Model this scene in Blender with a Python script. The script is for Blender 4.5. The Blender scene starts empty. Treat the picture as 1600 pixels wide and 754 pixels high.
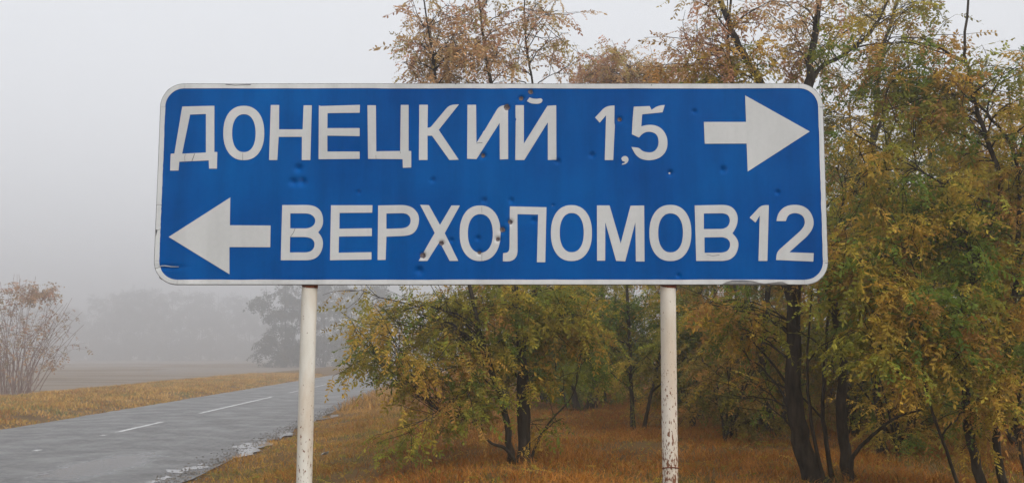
import bpy, bmesh, math, random
import numpy as np
from mathutils import Vector, noise

R = math.radians
scene = bpy.context.scene
col = scene.collection

# ------------------------------------------------------------------ camera
FOCAL = 1600.0                     # focal length in photograph pixels (frame 1600 wide)
PITCH = math.atan(177.0 / FOCAL)   # tilted slightly up
EYE = 1.6
cam_d = bpy.data.cameras.new('camera')
cam_d.sensor_width = 36.0
cam_d.lens = 36.0 * FOCAL / 1600.0
cam_d.clip_end = 3000
cam_d.clip_start = 0.05
cam = bpy.data.objects.new('camera', cam_d)
col.objects.link(cam)
cam.location = (0, 0, EYE)
cam.rotation_euler = (R(90) + PITCH, 0, 0)
scene.camera = cam

# ------------------------------------------------------------------ sky, sun, exposure
SUN_EL, SUN_AZ = 38.0, 150.0
world = bpy.data.worlds.new('World')
scene.world = world
world.use_nodes = True
wn = world.node_tree
for n in list(wn.nodes):
    wn.nodes.remove(n)
w_out = wn.nodes.new('ShaderNodeOutputWorld')
w_bg = wn.nodes.new('ShaderNodeBackground')
w_sky = wn.nodes.new('ShaderNodeTexSky')
w_sky.sky_type = 'NISHITA'
w_sky.sun_disc = False
w_sky.sun_elevation = R(SUN_EL)
w_sky.sun_rotation = R(SUN_AZ)
w_sky.dust_density = 6.0
w_hs = wn.nodes.new('ShaderNodeHueSaturation')
w_hs.inputs['Saturation'].default_value = 0.10
w_mix = wn.nodes.new('ShaderNodeMix')
w_mix.data_type = 'RGBA'
w_mix.inputs['Factor'].default_value = 0.75
w_mix.inputs[7].default_value = (8.0, 8.2, 8.6, 1)       # even overcast cloud cover
wn.links.new(w_sky.outputs[0], w_hs.inputs['Color'])
wn.links.new(w_hs.outputs[0], w_mix.inputs[6])
wn.links.new(w_mix.outputs[2], w_bg.inputs['Color'])
w_bg.inputs['Strength'].default_value = 0.10
wn.links.new(w_bg.outputs[0], w_out.inputs[0])

sun_d = bpy.data.lights.new('sun', 'SUN')
sun_d.energy = 1.5
sun_d.angle = R(50)
sun_d.color = (1.0, 0.96, 0.9)
sun = bpy.data.objects.new('sun', sun_d)
col.objects.link(sun)
sun.rotation_euler = (R(90 - SUN_EL), 0, R(180 - SUN_AZ))

scene.render.engine = 'CYCLES'
scene.view_settings.view_transform = 'Standard'
scene.view_settings.look = 'None'
scene.view_settings.gamma = 1.0
scene.view_settings.use_curve_mapping = False
scene.view_settings.exposure = 0.44
cy = scene.cycles
cy.use_denoising = True
cy.max_bounces = 7
cy.diffuse_bounces = 3
cy.glossy_bounces = 3
cy.transmission_bounces = 4
cy.volume_bounces = 2
cy.use_adaptive_sampling = True
cy.adaptive_threshold = 0.02
HAZE = 0.0056

# ------------------------------------------------------------------ helpers
CP, SP = math.cos(PITCH), math.sin(PITCH)

def at(px, py, Y):
    """world point at depth Y that lies where the photograph shows (px, py)"""
    u = (px - 800.0) / FOCAL
    v = (377.0 - py) / FOCAL
    dy, dz = CP - v * SP, SP + v * CP
    return Vector((u / dy * Y, Y, EYE + dz / dy * Y))

def on_ground(px, py, z=0.0):
    u = (px - 800.0) / FOCAL
    v = (377.0 - py) / FOCAL
    dy, dz = CP - v * SP, SP + v * CP
    t = (z - EYE) / dz
    return Vector((u * t, dy * t, z))

def tag(o, label=None, cat=None, group=None, kind=None):
    if label: o['label'] = label
    if cat: o['category'] = cat
    if group: o['group'] = group
    if kind: o['kind'] = kind
    return o

def empty(name, loc):
    o = bpy.data.objects.new(name, None)
    o.location = loc
    o.empty_display_size = 0.2
    col.objects.link(o)
    return o

def link(name, me, mat, parent=None):
    o = bpy.data.objects.new(name, me)
    if mat: me.materials.append(mat)
    col.objects.link(o)
    if parent is not None: o.parent = parent
    return o

def np_mesh(name, verts, faces, smooth=False, colors=None):
    """faces: int array (N,3) or (N,4)"""
    me = bpy.data.meshes.new(name)
    verts = np.ascontiguousarray(verts, dtype=np.float32)
    faces = np.ascontiguousarray(faces, dtype=np.int32)
    n, k = faces.shape
    me.vertices.add(len(verts)); me.vertices.foreach_set('co', verts.ravel())
    me.loops.add(n * k); me.loops.foreach_set('vertex_index', faces.ravel())
    me.polygons.add(n)
    me.polygons.foreach_set('loop_start', np.arange(0, n * k, k, dtype=np.int32))
    try:
        me.polygons.foreach_set('loop_total', np.full(n, k, dtype=np.int32))
    except Exception:
        pass
    if smooth:
        me.polygons.foreach_set('use_smooth', np.ones(n, dtype=bool))
    if colors is not None:
        a = me.attributes.new('tint', 'FLOAT_COLOR', 'POINT')
        c = np.ones((len(verts), 4), dtype=np.float32); c[:, :3] = colors
        a.data.foreach_set('color', c.ravel())
    me.update(calc_edges=True)
    me.validate()
    return me

# ------------------------------------------------------------------ materials
def new_mat(name):
    m = bpy.data.materials.new(name); m.use_nodes = True
    nt = m.node_tree
    b = nt.nodes['Principled BSDF']
    return m, nt, b

def N(nt, kind, **kw):
    n = nt.nodes.new(kind)
    for k, v in kw.items():
        if k in n.inputs: n.inputs[k].default_value = v
        else: setattr(n, k, v)
    return n

def noise_ramp(nt, scale, stops, detail=6, coords='Object', rough=0.6, mapping=None):
    tc = nt.nodes.new('ShaderNodeTexCoord')
    src = tc.outputs[coords]
    if mapping:
        mp = nt.nodes.new('ShaderNodeMapping'); mp.inputs['Scale'].default_value = mapping
        nt.links.new(src, mp.inputs[0]); src = mp.outputs[0]
    nz = N(nt, 'ShaderNodeTexNoise', Scale=scale, Detail=detail, Roughness=rough)
    nt.links.new(src, nz.inputs['Vector'])
    cr = nt.nodes.new('ShaderNodeValToRGB')
    el = cr.color_ramp.elements
    while len(el) > 1: el.remove(el[-1])
    el[0].position = stops[0][0]; el[0].color = stops[0][1]
    for p, c in stops[1:]:
        e = el.new(p); e.color = c
    nt.links.new(nz.outputs['Fac'], cr.inputs[0])
    return nz, cr

def g(v): return (v, v, v, 1)
def rgb(r, gg, b): return (r, gg, b, 1)

def mixc(nt, fac, a, b):
    m = nt.nodes.new('ShaderNodeMix'); m.data_type = 'RGBA'
    for s, i in ((fac, 0), (a, 6), (b, 7)):
        if hasattr(s, 'links') or hasattr(s, 'is_linked'): nt.links.new(s, m.inputs[i])
        else: m.inputs[i].default_value = s
    return m.outputs[2]

def bump(nt, b, height, strength, dist=0.01):
    bp = nt.nodes.new('ShaderNodeBump')
    bp.inputs['Strength'].default_value = strength
    bp.inputs['Distance'].default_value = dist
    nt.links.new(height, bp.inputs['Height'])
    nt.links.new(bp.outputs[0], b.inputs['Normal'])

def mat_film(name, a, c, rough, spec=0.35, streak=0.9):
    m, nt, b = new_mat(name)
    _, cr = noise_ramp(nt, 1.6, [(0.3, a), (0.7, c)], detail=5)
    _, cr2 = noise_ramp(nt, 60, [(0.35, g(0.965)), (0.6, g(1.0))], detail=5)
    _, cr3 = noise_ramp(nt, 11, [(0.38, g(streak)), (0.58, g(1.0))], detail=6, mapping=(1, 1, 0.12))   # rain streaks
    cur = cr.outputs[0]
    for k in (cr2, cr3):
        mm = nt.nodes.new('ShaderNodeMix'); mm.data_type = 'RGBA'; mm.blend_type = 'MULTIPLY'
        mm.inputs[0].default_value = 1.0
        nt.links.new(cur, mm.inputs[6]); nt.links.new(k.outputs[0], mm.inputs[7]); cur = mm.outputs[2]
    nt.links.new(cur, b.inputs['Base Color'])
    b.inputs['Roughness'].default_value = rough
    b.inputs['Specular IOR Level'].default_value = spec
    return m

M = {}
M['blue'] = mat_film('blue_film', rgb(0.0, 0.050, 0.225), rgb(0.0, 0.092, 0.335), 0.6, 0.05, 0.84)
M['white'] = mat_film('white_film', rgb(0.44, 0.45, 0.45), rgb(0.52, 0.53, 0.53), 0.5, 0.3, 0.92)
M['border'] = mat_film('border_film', rgb(0.47, 0.485, 0.49), rgb(0.60, 0.615, 0.62), 0.5, 0.3, 0.86)

m, nt, b = new_mat('bare_steel')
_, cr = noise_ramp(nt, 40, [(0.3, g(0.16)), (0.7, g(0.26))])
nt.links.new(cr.outputs[0], b.inputs['Base Color'])
b.inputs['Metallic'].default_value = 0.5; b.inputs['Roughness'].default_value = 0.55
M['steel'] = m

m, nt, b = new_mat('chipped_paint')
_, cr = noise_ramp(nt, 160, [(0.35, rgb(0.05, 0.042, 0.05)), (0.65, rgb(0.16, 0.125, 0.125))])
nt.links.new(cr.outputs[0], b.inputs['Base Color'])
b.inputs['Roughness'].default_value = 0.7
M['chip'] = m

m, nt, b = new_mat('crack_line')
b.inputs['Base Color'].default_value = rgb(0.07, 0.075, 0.085); b.inputs['Roughness'].default_value = 0.8
M['crack'] = m

def mat_post(name, amount, stain):
    m, nt, b = new_mat(name)
    _, base = noise_ramp(nt, 9, [(0.3, rgb(0.52, 0.49, 0.42)), (0.7, rgb(0.66, 0.645, 0.59))], mapping=(1, 1, 0.3))
    _, st = noise_ramp(nt, 7, [(0.50 - stain, g(0)), (0.80, g(0.7))], mapping=(2.0, 2.0, 0.5))
    # specks of rust, stretched along the pipe, more of them towards the foot
    nz, sp = noise_ramp(nt, 150, [(0.60, g(0)), (0.635, g(1))], detail=2, mapping=(1, 1, 0.4))
    nzb, spb = noise_ramp(nt, 5, [(0.42, g(0)), (0.66, g(1))], detail=3)
    tc = nt.nodes.new('ShaderNodeTexCoord'); sx = nt.nodes.new('ShaderNodeSeparateXYZ')
    nt.links.new(tc.outputs['Object'], sx.inputs[0])
    mr = N(nt, 'ShaderNodeMapRange'); mr.inputs['From Min'].default_value = 1.75; mr.inputs['From Max'].default_value = 1.05
    mr.inputs['To Min'].default_value = -0.10 + amount * 0.04; mr.inputs['To Max'].default_value = amount
    nt.links.new(sx.outputs['Z'], mr.inputs['Value'])
    ad = N(nt, 'ShaderNodeMath', operation='ADD'); nt.links.new(nz.outputs['Fac'], ad.inputs[0]); nt.links.new(mr.outputs[0], ad.inputs[1])
    ad2 = N(nt, 'ShaderNodeMath', operation='MULTIPLY_ADD'); nt.links.new(nzb.outputs['Fac'], ad2.inputs[0])
    ad2.inputs[1].default_value = 0.16; nt.links.new(ad.outputs[0], ad2.inputs[2])
    cr = nt.nodes.new('ShaderNodeValToRGB'); cr.color_ramp.elements[0].position = 0.70; cr.color_ramp.elements[1].position = 0.74
    nt.links.new(ad2.outputs[0], cr.inputs[0])
    c1 = mixc(nt, st.outputs[0], base.outputs[0], rgb(0.42, 0.27, 0.14))
    c2 = mixc(nt, cr.outputs[0], c1, rgb(0.15, 0.055, 0.02))
    nt.links.new(c2, b.inputs['Base Color'])
    b.inputs['Roughness'].default_value = 0.6
    bump(nt, b, cr.outputs[0], -0.25, 0.002)
    return m
M['post_clean'] = mat_post('weathered_white_paint', 0.01, 0.07)
M['post_rusty'] = mat_post('rust_flecked_white_paint', 0.15, 0.24)

m, nt, b = new_mat('rust')
_, cr = noise_ramp(nt, 90, [(0.3, rgb(0.09, 0.022, 0.012)), (0.7, rgb(0.22, 0.07, 0.03))])
nt.links.new(cr.outputs[0], b.inputs['Base Color']); b.inputs['Roughness'].default_value = 0.9
M['rust'] = m

m, nt, b = new_mat('asphalt')
nz, cr = noise_ramp(nt, 55, [(0.3, g(0.075)), (0.55, g(0.13)), (0.72, g(0.25))], detail=8, rough=0.75)
nz2, cr2 = noise_ramp(nt, 9.0, [(0.34, rgb(0.45, 0.45, 0.46)), (0.5, rgb(0.95, 0.93, 0.92)), (0.66, rgb(1.75, 1.65, 1.55))], detail=9, rough=0.8)
mm = nt.nodes.new('ShaderNodeMix'); mm.data_type = 'RGBA'; mm.blend_type = 'MULTIPLY'; mm.inputs[0].default_value = 1.0
nt.links.new(cr.outputs[0], mm.inputs[6]); nt.links.new(cr2.outputs[0], mm.inputs[7])
# rain water standing in the wheel track of the near lane: a wet streak with soft broken edges
tc = nt.nodes.new('ShaderNodeTexCoord'); mp = nt.nodes.new('ShaderNodeMapping'); mp.vector_type = 'TEXTURE'
wa, wb = on_ground(95, 748), on_ground(212, 713)
wc = (wa + wb) / 2
mp.inputs['Location'].default_value = (wc.x, wc.y, 0); mp.inputs['Rotation'].default_value = (0, 0, math.atan2(wb.y - wa.y, wb.x - wa.x))
mp.inputs['Scale'].default_value = ((wb - wa).length * .95, 0.8, 4)
gr = nt.nodes.new('ShaderNodeTexGradient'); gr.gradient_type = 'SPHERICAL'
nt.links.new(tc.outputs['Object'], mp.inputs[0]); nt.links.new(mp.outputs[0], gr.inputs[0])
nzw, _ = noise_ramp(nt, 2.6, [(0, g(0)), (1, g(1))], detail=6)
ad = N(nt, 'ShaderNodeMath', operation='ADD'); nt.links.new(gr.outputs['Fac'], ad.inputs[0]); nt.links.new(nzw.outputs['Fac'], ad.inputs[1])
crw = nt.nodes.new('ShaderNodeValToRGB'); crw.color_ramp.elements[0].position = 0.70; crw.color_ramp.elements[1].position = 0.98
nt.links.new(ad.outputs[0], crw.inputs[0])
wetc = mixc(nt, crw.outputs[0], mm.outputs[2], rgb(0.09, 0.09, 0.092))
nt.links.new(wetc, b.inputs['Base Color'])
nz3, cr3 = noise_ramp(nt, 1.1, [(0.35, g(0.36)), (0.65, g(0.62))], detail=7)
wetr = mixc(nt, crw.outputs[0], cr3.outputs[0], g(0.12))
nt.links.new(wetr, b.inputs['Roughness'])
b.inputs['Specular IOR Level'].default_value = 0.4
bump(nt, b, nz.outputs['Fac'], 0.5, 0.012)
M['asphalt'] = m

m, nt, b = new_mat('road_paint')
_, cr = noise_ramp(nt, 14, [(0.36, g(0.18)), (0.5, g(0.62))], detail=8)
nt.links.new(cr.outputs[0], b.inputs['Base Color']); b.inputs['Roughness'].default_value = 0.55
M['paint'] = m

m, nt, b = new_mat('water')
b.inputs['Base Color'].default_value = rgb(0.27, 0.27, 0.275); b.inputs['Roughness'].default_value = 0.03
b.inputs['IOR'].default_value = 1.33
nz, _ = noise_ramp(nt, 6, [(0, g(0)), (1, g(1))], detail=2)
bump(nt, b, nz.outputs['Fac'], 0.04, 0.01)
M['water'] = m

m, nt, b = new_mat('dry_turf_soil')
_, cr = noise_ramp(nt, 1.2, [(0.3, rgb(0.085, 0.050, 0.022)), (0.5, rgb(0.14, 0.085, 0.035)), (0.72, rgb(0.20, 0.125, 0.05))], detail=8, rough=0.7)
nz, _ = noise_ramp(nt, 12, [(0, g(0)), (1, g(1))], detail=8)
nt.links.new(cr.outputs[0], b.inputs['Base Color']); b.inputs['Roughness'].default_value = 0.95
b.inputs['Specular IOR Level'].default_value = 0.05
bump(nt, b, nz.outputs['Fac'], 0.8, 0.05)
M['soil'] = m

m, nt, b = new_mat('ploughed_field')
_, cr = noise_ramp(nt, 0.12, [(0.3, rgb(0.13, 0.105, 0.085)), (0.7, rgb(0.21, 0.155, 0.105))], detail=8)
nt.links.new(cr.outputs[0], b.inputs['Base Color']); b.inputs['Roughness'].default_value = 0.95
M['field'] = m

def mat_tint(name, trans, rough=0.6):
    m, nt, b = new_mat(name)
    a = nt.nodes.new('ShaderNodeAttribute'); a.attribute_name = 'tint'
    nt.links.new(a.outputs['Color'], b.inputs['Base Color'])
    b.inputs['Roughness'].default_value = rough
    b.inputs['Specular IOR Level'].default_value = 0.1
    if trans > 0:
        t = nt.nodes.new('ShaderNodeBsdfTranslucent')
        nt.links.new(a.outputs['Color'], t.inputs['Color'])
        mx = nt.nodes.new('ShaderNodeMixShader'); mx.inputs[0].default_value = trans
        o = nt.nodes['Material Output']
        nt.links.new(b.outputs[0], mx.inputs[1]); nt.links.new(t.outputs[0], mx.inputs[2])
        nt.links.new(mx.outputs[0], o.inputs[0])
    return m
M['leaf'] = mat_tint('autumn_leaf', 0.5)
M['stone'] = mat_tint('loose_stone', 0.0, 0.7)
M['grass'] = mat_tint('dry_grass', 0.3, 0.8)

def mat_bark(name, a, c):
    m, nt, b = new_mat(name)
    nz, cr = noise_ramp(nt, 22, [(0.3, a), (0.7, c)], detail=8, mapping=(1, 1, 0.25))
    nt.links.new(cr.outputs[0], b.inputs['Base Color']); b.inputs['Roughness'].default_value = 0.95
    b.inputs['Specular IOR Level'].default_value = 0.1
    bump(nt, b, nz.outputs['Fac'], 0.9, 0.03)
    return m
M['bark'] = mat_bark('dark_bark', rgb(0.005, 0.004, 0.003), rgb(0.062, 0.048, 0.034))
M['shrub_bark'] = mat_bark('shrub_bark', rgb(0.18, 0.115, 0.095), rgb(0.31, 0.22, 0.19))  # pinkish bark, lightened so its colour stands in for haze

# ------------------------------------------------------------------ terrain
RD = Vector((-88.0, 1600.0)).normalized()          # road heading
RN = Vector((RD.y, -RD.x))                         # to its right
ROAD_R, ROAD_L, ROAD_C = -3.45, -9.75, -6.9

def sst(a, b, x):
    t = min(1.0, max(0.0, (x - a) / (b - a))); return t * t * (3 - 2 * t)

def latlon(x, y): return x * RN.x + y * RN.y, x * RD.x + y * RD.y
def xy(lat, lon): return lat * RN.x + lon * RD.x, lat * RN.y + lon * RD.y

def ground_z(x, y):
    lat, lon = latlon(x, y)
    if ROAD_L <= lat <= ROAD_R:
        e = min(lat - ROAD_L, ROAD_R - lat)
        return -0.03 - 0.03 * sst(0, 0.4, e)
    nz = noise.noise(Vector((x * 0.5, y * 0.5, 0))) * 0.05 + noise.noise(Vector((x * 1.7, y * 1.7, 5))) * 0.02
    if lat > ROAD_R:
        e = lat - ROAD_R
        return -0.03 + 0.33 * sst(0.0, 4.0, e) + nz * sst(0, 1.0, e)
    e = ROAD_L - lat
    return -0.03 + 0.16 * sst(0, 1.5, e) - 0.62 * sst(5.5, 10.0, e) + nz * sst(0, 1.0, e)

def road_z(lat): return 0.03 - 0.03 * ((lat - ROAD_C) / 3.3) ** 2

lats = sorted(set([-620, -380, -300, -200, -120, -80, -60, -45, -35, -28, -24] + [round(-20 + 0.5 * i, 2) for i in range(0, 60)] +
                  [ROAD_R, ROAD_L, ROAD_R + 0.15, ROAD_L - 0.15] + [10 + 1.5 * i for i in range(1, 14)] + [40, 60, 90, 150, 250, 380, 620]))
lons = sorted(set([-620, -200, -100, -50, -30, -20, -10, -5] + [round(0.5 * i, 2) for i in range(0, 90)] + [45 + 2 * i for i in range(1, 40)] + [140, 160, 190, 230, 280, 330, 400, 480, 620]))
V, F = [], []
for lo in lons:
    for la in lats:
        x, y = xy(la, lo); V.append((x, y, ground_z(x, y)))
nl = len(lats)
for j in range(len(lons) - 1):
    for i in range(nl - 1):
        a = j * nl + i; F.append((a, a + 1, a + nl + 1, a + nl))
tag(link('ground', np_mesh('ground', V, F, True), M['soil']), kind='structure')

# ploughed field beyond the left verge
fl = [-620, -250, -150, -100, -70, -50, -40, -32, -26, -22, -19.5, -17.5]
V, F = [], []
for lo in lons:
    for la in fl:
        l2 = la + (0.5 * math.sin(lo * 0.7) + 0.3 * math.sin(lo * 1.9) if la == fl[-1] else 0)
        x, y = xy(l2, lo); V.append((x, y, ground_z(x, y) + (0.012 if la < -18 else -0.02)))
nl = len(fl)
for j in range(len(lons) - 1):
    for i in range(nl - 1):
        a = j * nl + i; F.append((a, a + 1, a + nl + 1, a + nl))
tag(link('field', np_mesh('field', V, F, True), M['field']), kind='structure')

# road with a slight camber and ragged edges
rng = random.Random(4)
V, F = [], []
rl = [ROAD_L, ROAD_L + 0.4, -8.6, -7.6, ROAD_C, -6.0, -5.0, ROAD_R - 0.5, ROAD_R]
rlon = [-30 + 0.6 * i for i in range(0, 180)] + [80, 90, 110, 140, 180, 240, 320, 450, 615]
for lo in rlon:
    for k, la in enumerate(rl):
        j = rng.uniform(-0.04, 0.05) if k == len(rl) - 1 else (rng.uniform(-0.05, 0.05) if k == 0 else 0)
        x, y = xy(la + j, lo); V.append((x, y, road_z(la)))
nl = len(rl)
for j in range(len(rlon) - 1):
    for i in range(nl - 1):
        a = j * nl + i; F.append((a, a + 1, a + nl + 1, a + nl))
road = tag(link('road', np_mesh('road', V, F, True), M['asphalt']), kind='structure')

def dash(lo0, lo1, width=0.11, lat=ROAD_C):
    V, F = [], []
    n = max(2, int((lo1 - lo0) / 0.4))
    for i in range(n + 1):
        lo = lo0 + (lo1 - lo0) * i / n
        for s in (-1, 1):
            la = lat + s * (width / 2 + rng.uniform(-0.008, 0.006))
            x, y = xy(la, lo); V.append((x, y, road_z(la) + 0.005))
    for i in range(n):
        F.append((2 * i, 2 * i + 1, 2 * i + 3, 2 * i + 2))
    return link('centre_line_dash', np_mesh('dash', V, F), M['paint'], road)
for p0, p1 in (((181, 677), (256, 660.5)), ((310, 647), (425, 620.6)), ((452, 614.5), (540, 595)), ((52, 707.2), (60, 705)), ((157, 682.5), (161, 681.4))):
    a, b2 = on_ground(*p0), on_ground(*p1)
    dash(latlon(a.x, a.y)[1], latlon(b2.x, b2.y)[1])

def roughen(pts, it, amp, rg):
    for _ in range(it):
        q = []
        for i in range(len(pts)):
            a, b2 = pts[i], pts[(i + 1) % len(pts)]
            d = b2 - a
            q += [a, (a + b2) / 2 + Vector((-d.y, d.x)) * rg.uniform(-amp, amp)]
        pts = q
    return pts

puddles = [
    ((200, 640, 4.0), [(660, 225), (720, 205), (850, 190), (915, 200), (840, 228), (770, 262), (700, 290), (640, 294), (690, 262)]),
    ((200, 640, 4.0), [(925, 160), (990, 130), (1030, 138), (960, 168), (925, 180)]),
    ((200, 640, 4.0), [(235, 372), (330, 372), (430, 347), (545, 350), (470, 362), (370, 378), (330, 392), (240, 388)]),
    ((200, 640, 4.0), [(170, 428), (240, 408), (280, 418), (225, 434)]),
    ((200, 640, 4.0), [(1168, 68), (1240, 45), (1330, 22), (1290, 42), (1195, 76)]),
    ((200, 640, 4.0), [(1040, 98), (1062, 90), (1066, 95), (1045, 101)]),
    ((200, 640, 4.0), [(430, 340), (470, 330), (492, 334), (455, 342)]),
    ((200, 640, 4.0), [(100, 452), (160, 436), (220, 440), (150, 455)]),
]
for (ox, oy, s), pts in puddles:
    pg = [Vector(on_ground(ox + a / s, oy + b2 / s, 0.01)[:2]) for a, b2 in pts]
    pg = roughen(pg, 3, 0.14, rng)
    bm = bmesh.new()
    vs = [bm.verts.new((p.x, p.y, road_z(latlon(p.x, p.y)[0]) + 0.005)) for p in pg]
    es = [bm.edges.new((vs[i], vs[(i + 1) % len(vs)])) for i in range(len(vs))]
    bmesh.ops.triangle_fill(bm, use_beauty=True, edges=es)
    for f in bm.faces:
        if f.normal.z < 0: f.normal_flip()
    me = bpy.data.meshes.new('puddle'); bm.to_mesh(me); bm.free()
    link('puddle', me, M['water'], road)

# ------------------------------------------------------------------ the sign
SY = 3.72
def fc(px, py):
    p = at(px, py, SY); return (p.x, p.z)
ZB = {1: (230, 110, 3.4267), 2: (640, 110, 3.4267), 3: (1050, 110, 4.189), 4: (230, 290, 4.324), 5: (580, 290, 4.2105), 6: (940, 290, 4.2105)}
def lay(k, pts):
    ox, oy, s = ZB[k]
    return [Vector(fc(ox + a / s, oy + b2 / s)) for a, b2 in pts]

dents = [(792, 168, 1), (814, 154, 1), (829, 144, .8), (755, 243, 1), (968, 187, .9), (466, 262, 1.2), (458, 284, 1.3), (472, 284, 1.3), (676, 281, .9), (1047, 270, 1),
         (925, 242, .9), (871, 252, .9), (1130, 265, 1), (757, 313, .9), (799, 313, .9), (778, 374, .9), (797, 347, 1), (785, 359, 1), (690, 380, .9), (661, 399, 1),
         (749, 395, .8), (655, 422, 1.2), (834, 344, .9), (705, 375, .8), (1085, 174, .8), (864, 321, .6), (747, 372, .8), (1060, 430, .7), (560, 300, .7), (1215, 300, .8)]
DN = [(fc(a, b2), s) for a, b2, s in dents]
DNP = np.array([[p[0], p[1], s] for p, s in DN])

def relief(x, z):
    """how far the sheet lies back from flat: pellet dents and a gentle wave"""
    x = np.asarray(x, dtype=float); z = np.asarray(z, dtype=float)
    d = 0.0012 * np.sin(x * 4.1 + 0.6) * np.cos(z * 5.0) + 0.0006 * np.sin(x * 11 + z * 7)
    for px, pz, s in DNP:
        r2 = ((x - px) ** 2 + (z - pz) ** 2) / (0.0105 * s) ** 2
        d = d + 0.0095 * s * np.exp(-r2)
    # crumpled lower left corner
    cx, cz = fc(262, 417)
    d = d + 0.006 * np.exp(-(((x - cx) / 0.05) ** 2 + ((z - cz) / 0.008) ** 2))
    return d

def smooth_loop(pts, it=3):
    pts = [(p, None) for p in pts]
    n = len(pts); fl2 = []
    for i in range(n):
        a, b2, c = pts[i - 1][0], pts[i][0], pts[(i + 1) % n][0]
        ang = abs((b2 - a).angle_signed(c - b2, 0.0))
        fl2.append((b2, R(3) < ang < R(54)))
    for _ in range(it):
        q = []; n = len(fl2)
        for i in range(n):
            b2, s = fl2[i]
            if not s: q.append((b2, False)); continue
            a, c = fl2[i - 1][0], fl2[(i + 1) % n][0]
            d = 0.28 * min((b2 - a).length, (c - b2).length)
            q += [(b2 + (a - b2).normalized() * d, True), (b2 + (c - b2).normalized() * d, True)]
        fl2 = q
    return [p for p, _ in fl2]

def oval(x0, x1, y0, y1, n=52, e=2.25):
    cx, cy2, rx, ry = (x0 + x1) / 2, (y0 + y1) / 2, (x1 - x0) / 2, (y1 - y0) / 2
    out = []
    for i in range(n):
        t = 2 * math.pi * i / n; c, s = math.cos(t), math.sin(t)
        out.append((cx + rx * math.copysign(abs(c) ** (2 / e), c), cy2 + ry * math.copysign(abs(s) ** (2 / e), s)))
    return out

sign = empty('road_sign', (0, SY, 0))
tag(sign, 'wide blue direction sign with white Cyrillic lettering on two white posts', 'road sign')

def sheet(name, loops, mat, front, thick, parent=sign, label=None):
    """film cut to an outline (with holes), laid on the dented plate"""
    bm = bmesh.new(); es = []
    for lp in loops:
        vs = [bm.verts.new((p.x, 0, p.y)) for p in lp]
        es += [bm.edges.new((vs[i], vs[(i + 1) % len(vs)])) for i in range(len(vs))]
    bmesh.ops.triangle_fill(bm, use_beauty=True, edges=es)
    xs = [v.co.x for v in bm.verts]; zs = [v.co.z for v in bm.verts]
    x0, x1, z0, z1 = min(xs), max(xs), min(zs), max(zs)
    cutx = [x0 + 0.03 * i for i in range(1, int((x1 - x0) / 0.03) + 1)]
    cutz = [z0 + 0.03 * i for i in range(1, int((z1 - z0) / 0.03) + 1)]
    for (dx, dz), s in DN:
        if x0 - .02 < dx < x1 + .02 and z0 - .02 < dz < z1 + .02:
            cutx += [dx + 0.004 * s * i for i in range(-4, 5)]; cutz += [dz + 0.004 * s * i for i in range(-4, 5)]
    for c in cutx:
        bmesh.ops.bisect_plane(bm, geom=bm.verts[:] + bm.edges[:] + bm.faces[:], plane_co=(c, 0, 0), plane_no=(1, 0, 0))
    for c in cutz:
        bmesh.ops.bisect_plane(bm, geom=bm.verts[:] + bm.edges[:] + bm.faces[:], plane_co=(0, 0, c), plane_no=(0, 0, 1))
    for f in bm.faces:
        f.normal_update()
        if f.normal.y > 0: f.normal_flip()
    ret = bmesh.ops.extrude_face_region(bm, geom=bm.faces[:])
    back = {v for v in ret['geom'] if isinstance(v, bmesh.types.BMVert)}
    vs = bm.verts[:]
    rl2 = relief([v.co.x for v in vs], [v.co.z for v in vs])
    for v, d in zip(vs, rl2):
        v.co.y = d - front + (thick if v not in back else 0.0)
    bmesh.ops.recalc_face_normals(bm, faces=bm.faces[:])
    me = bpy.data.meshes.new(name); bm.to_mesh(me); bm.free()
    o = link(name, me, mat, parent)
    if label: o['label'] = label
    return o

# plate outline in the sign's own plane
TL, TR, BL, BR = fc(249.0, 130.3), fc(1286.5, 130.3), fc(241.6, 445), fc(1294.0, 445)
X0, X1 = (TL[0] + BL[0]) / 2, (TR[0] + BR[0]) / 2
Z1, Z0 = TL[1], BL[1]
CR, BW = 0.088, 0.0195

def rr_clamp(P, x0, x1, z0, z1, r):
    P = P.copy()
    P[:, 0] = np.clip(P[:, 0], x0, x1); P[:, 1] = np.clip(P[:, 1], z0, z1)
    cx = np.clip(P[:, 0], x0 + r, x1 - r); cz = np.clip(P[:, 1], z0 + r, z1 - r)
    dx, dz = P[:, 0] - cx, P[:, 1] - cz
    L = np.hypot(dx, dz); k = np.where(L > r, r / np.maximum(L, 1e-9), 1.0)
    P[:, 0] = cx + dx * k; P[:, 1] = cz + dz * k
    return P

def plate(name, inset, y, mat, step, solid=0):
    x0, x1, z0, z1, r = X0 + inset, X1 - inset, Z0 + inset, Z1 - inset, CR - inset
    nx, nz2 = int((x1 - x0) / step) + 2, int((z1 - z0) / step) + 2
    gx, gz = np.linspace(x0, x1, nx), np.linspace(z0, z1, nz2)
    P = np.stack(np.meshgrid(gx, gz), -1).reshape(-1, 2)
    P = rr_clamp(P, x0, x1, z0, z1, r)
    V = np.zeros((len(P), 3)); V[:, 0] = P[:, 0]; V[:, 2] = P[:, 1]; V[:, 1] = relief(P[:, 0], P[:, 1]) + y
    i, j = np.meshgrid(np.arange(nx - 1), np.arange(nz2 - 1)); a = (j * nx + i).ravel()
    F = np.stack([a, a + 1, a + nx + 1, a + nx], -1)
    o = link(name, np_mesh(name, V, F, True), mat, sign)
    if solid:
        md = o.modifiers.new('thickness', 'SOLIDIFY'); md.thickness = solid; md.offset = -1
    return o
plate('backing_plate', 0.0, 0.0012, M['steel'], 0.006, 0.003)
plate('blue_face', BW - 0.004, 0.0, M['blue'], 0.004)

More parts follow.
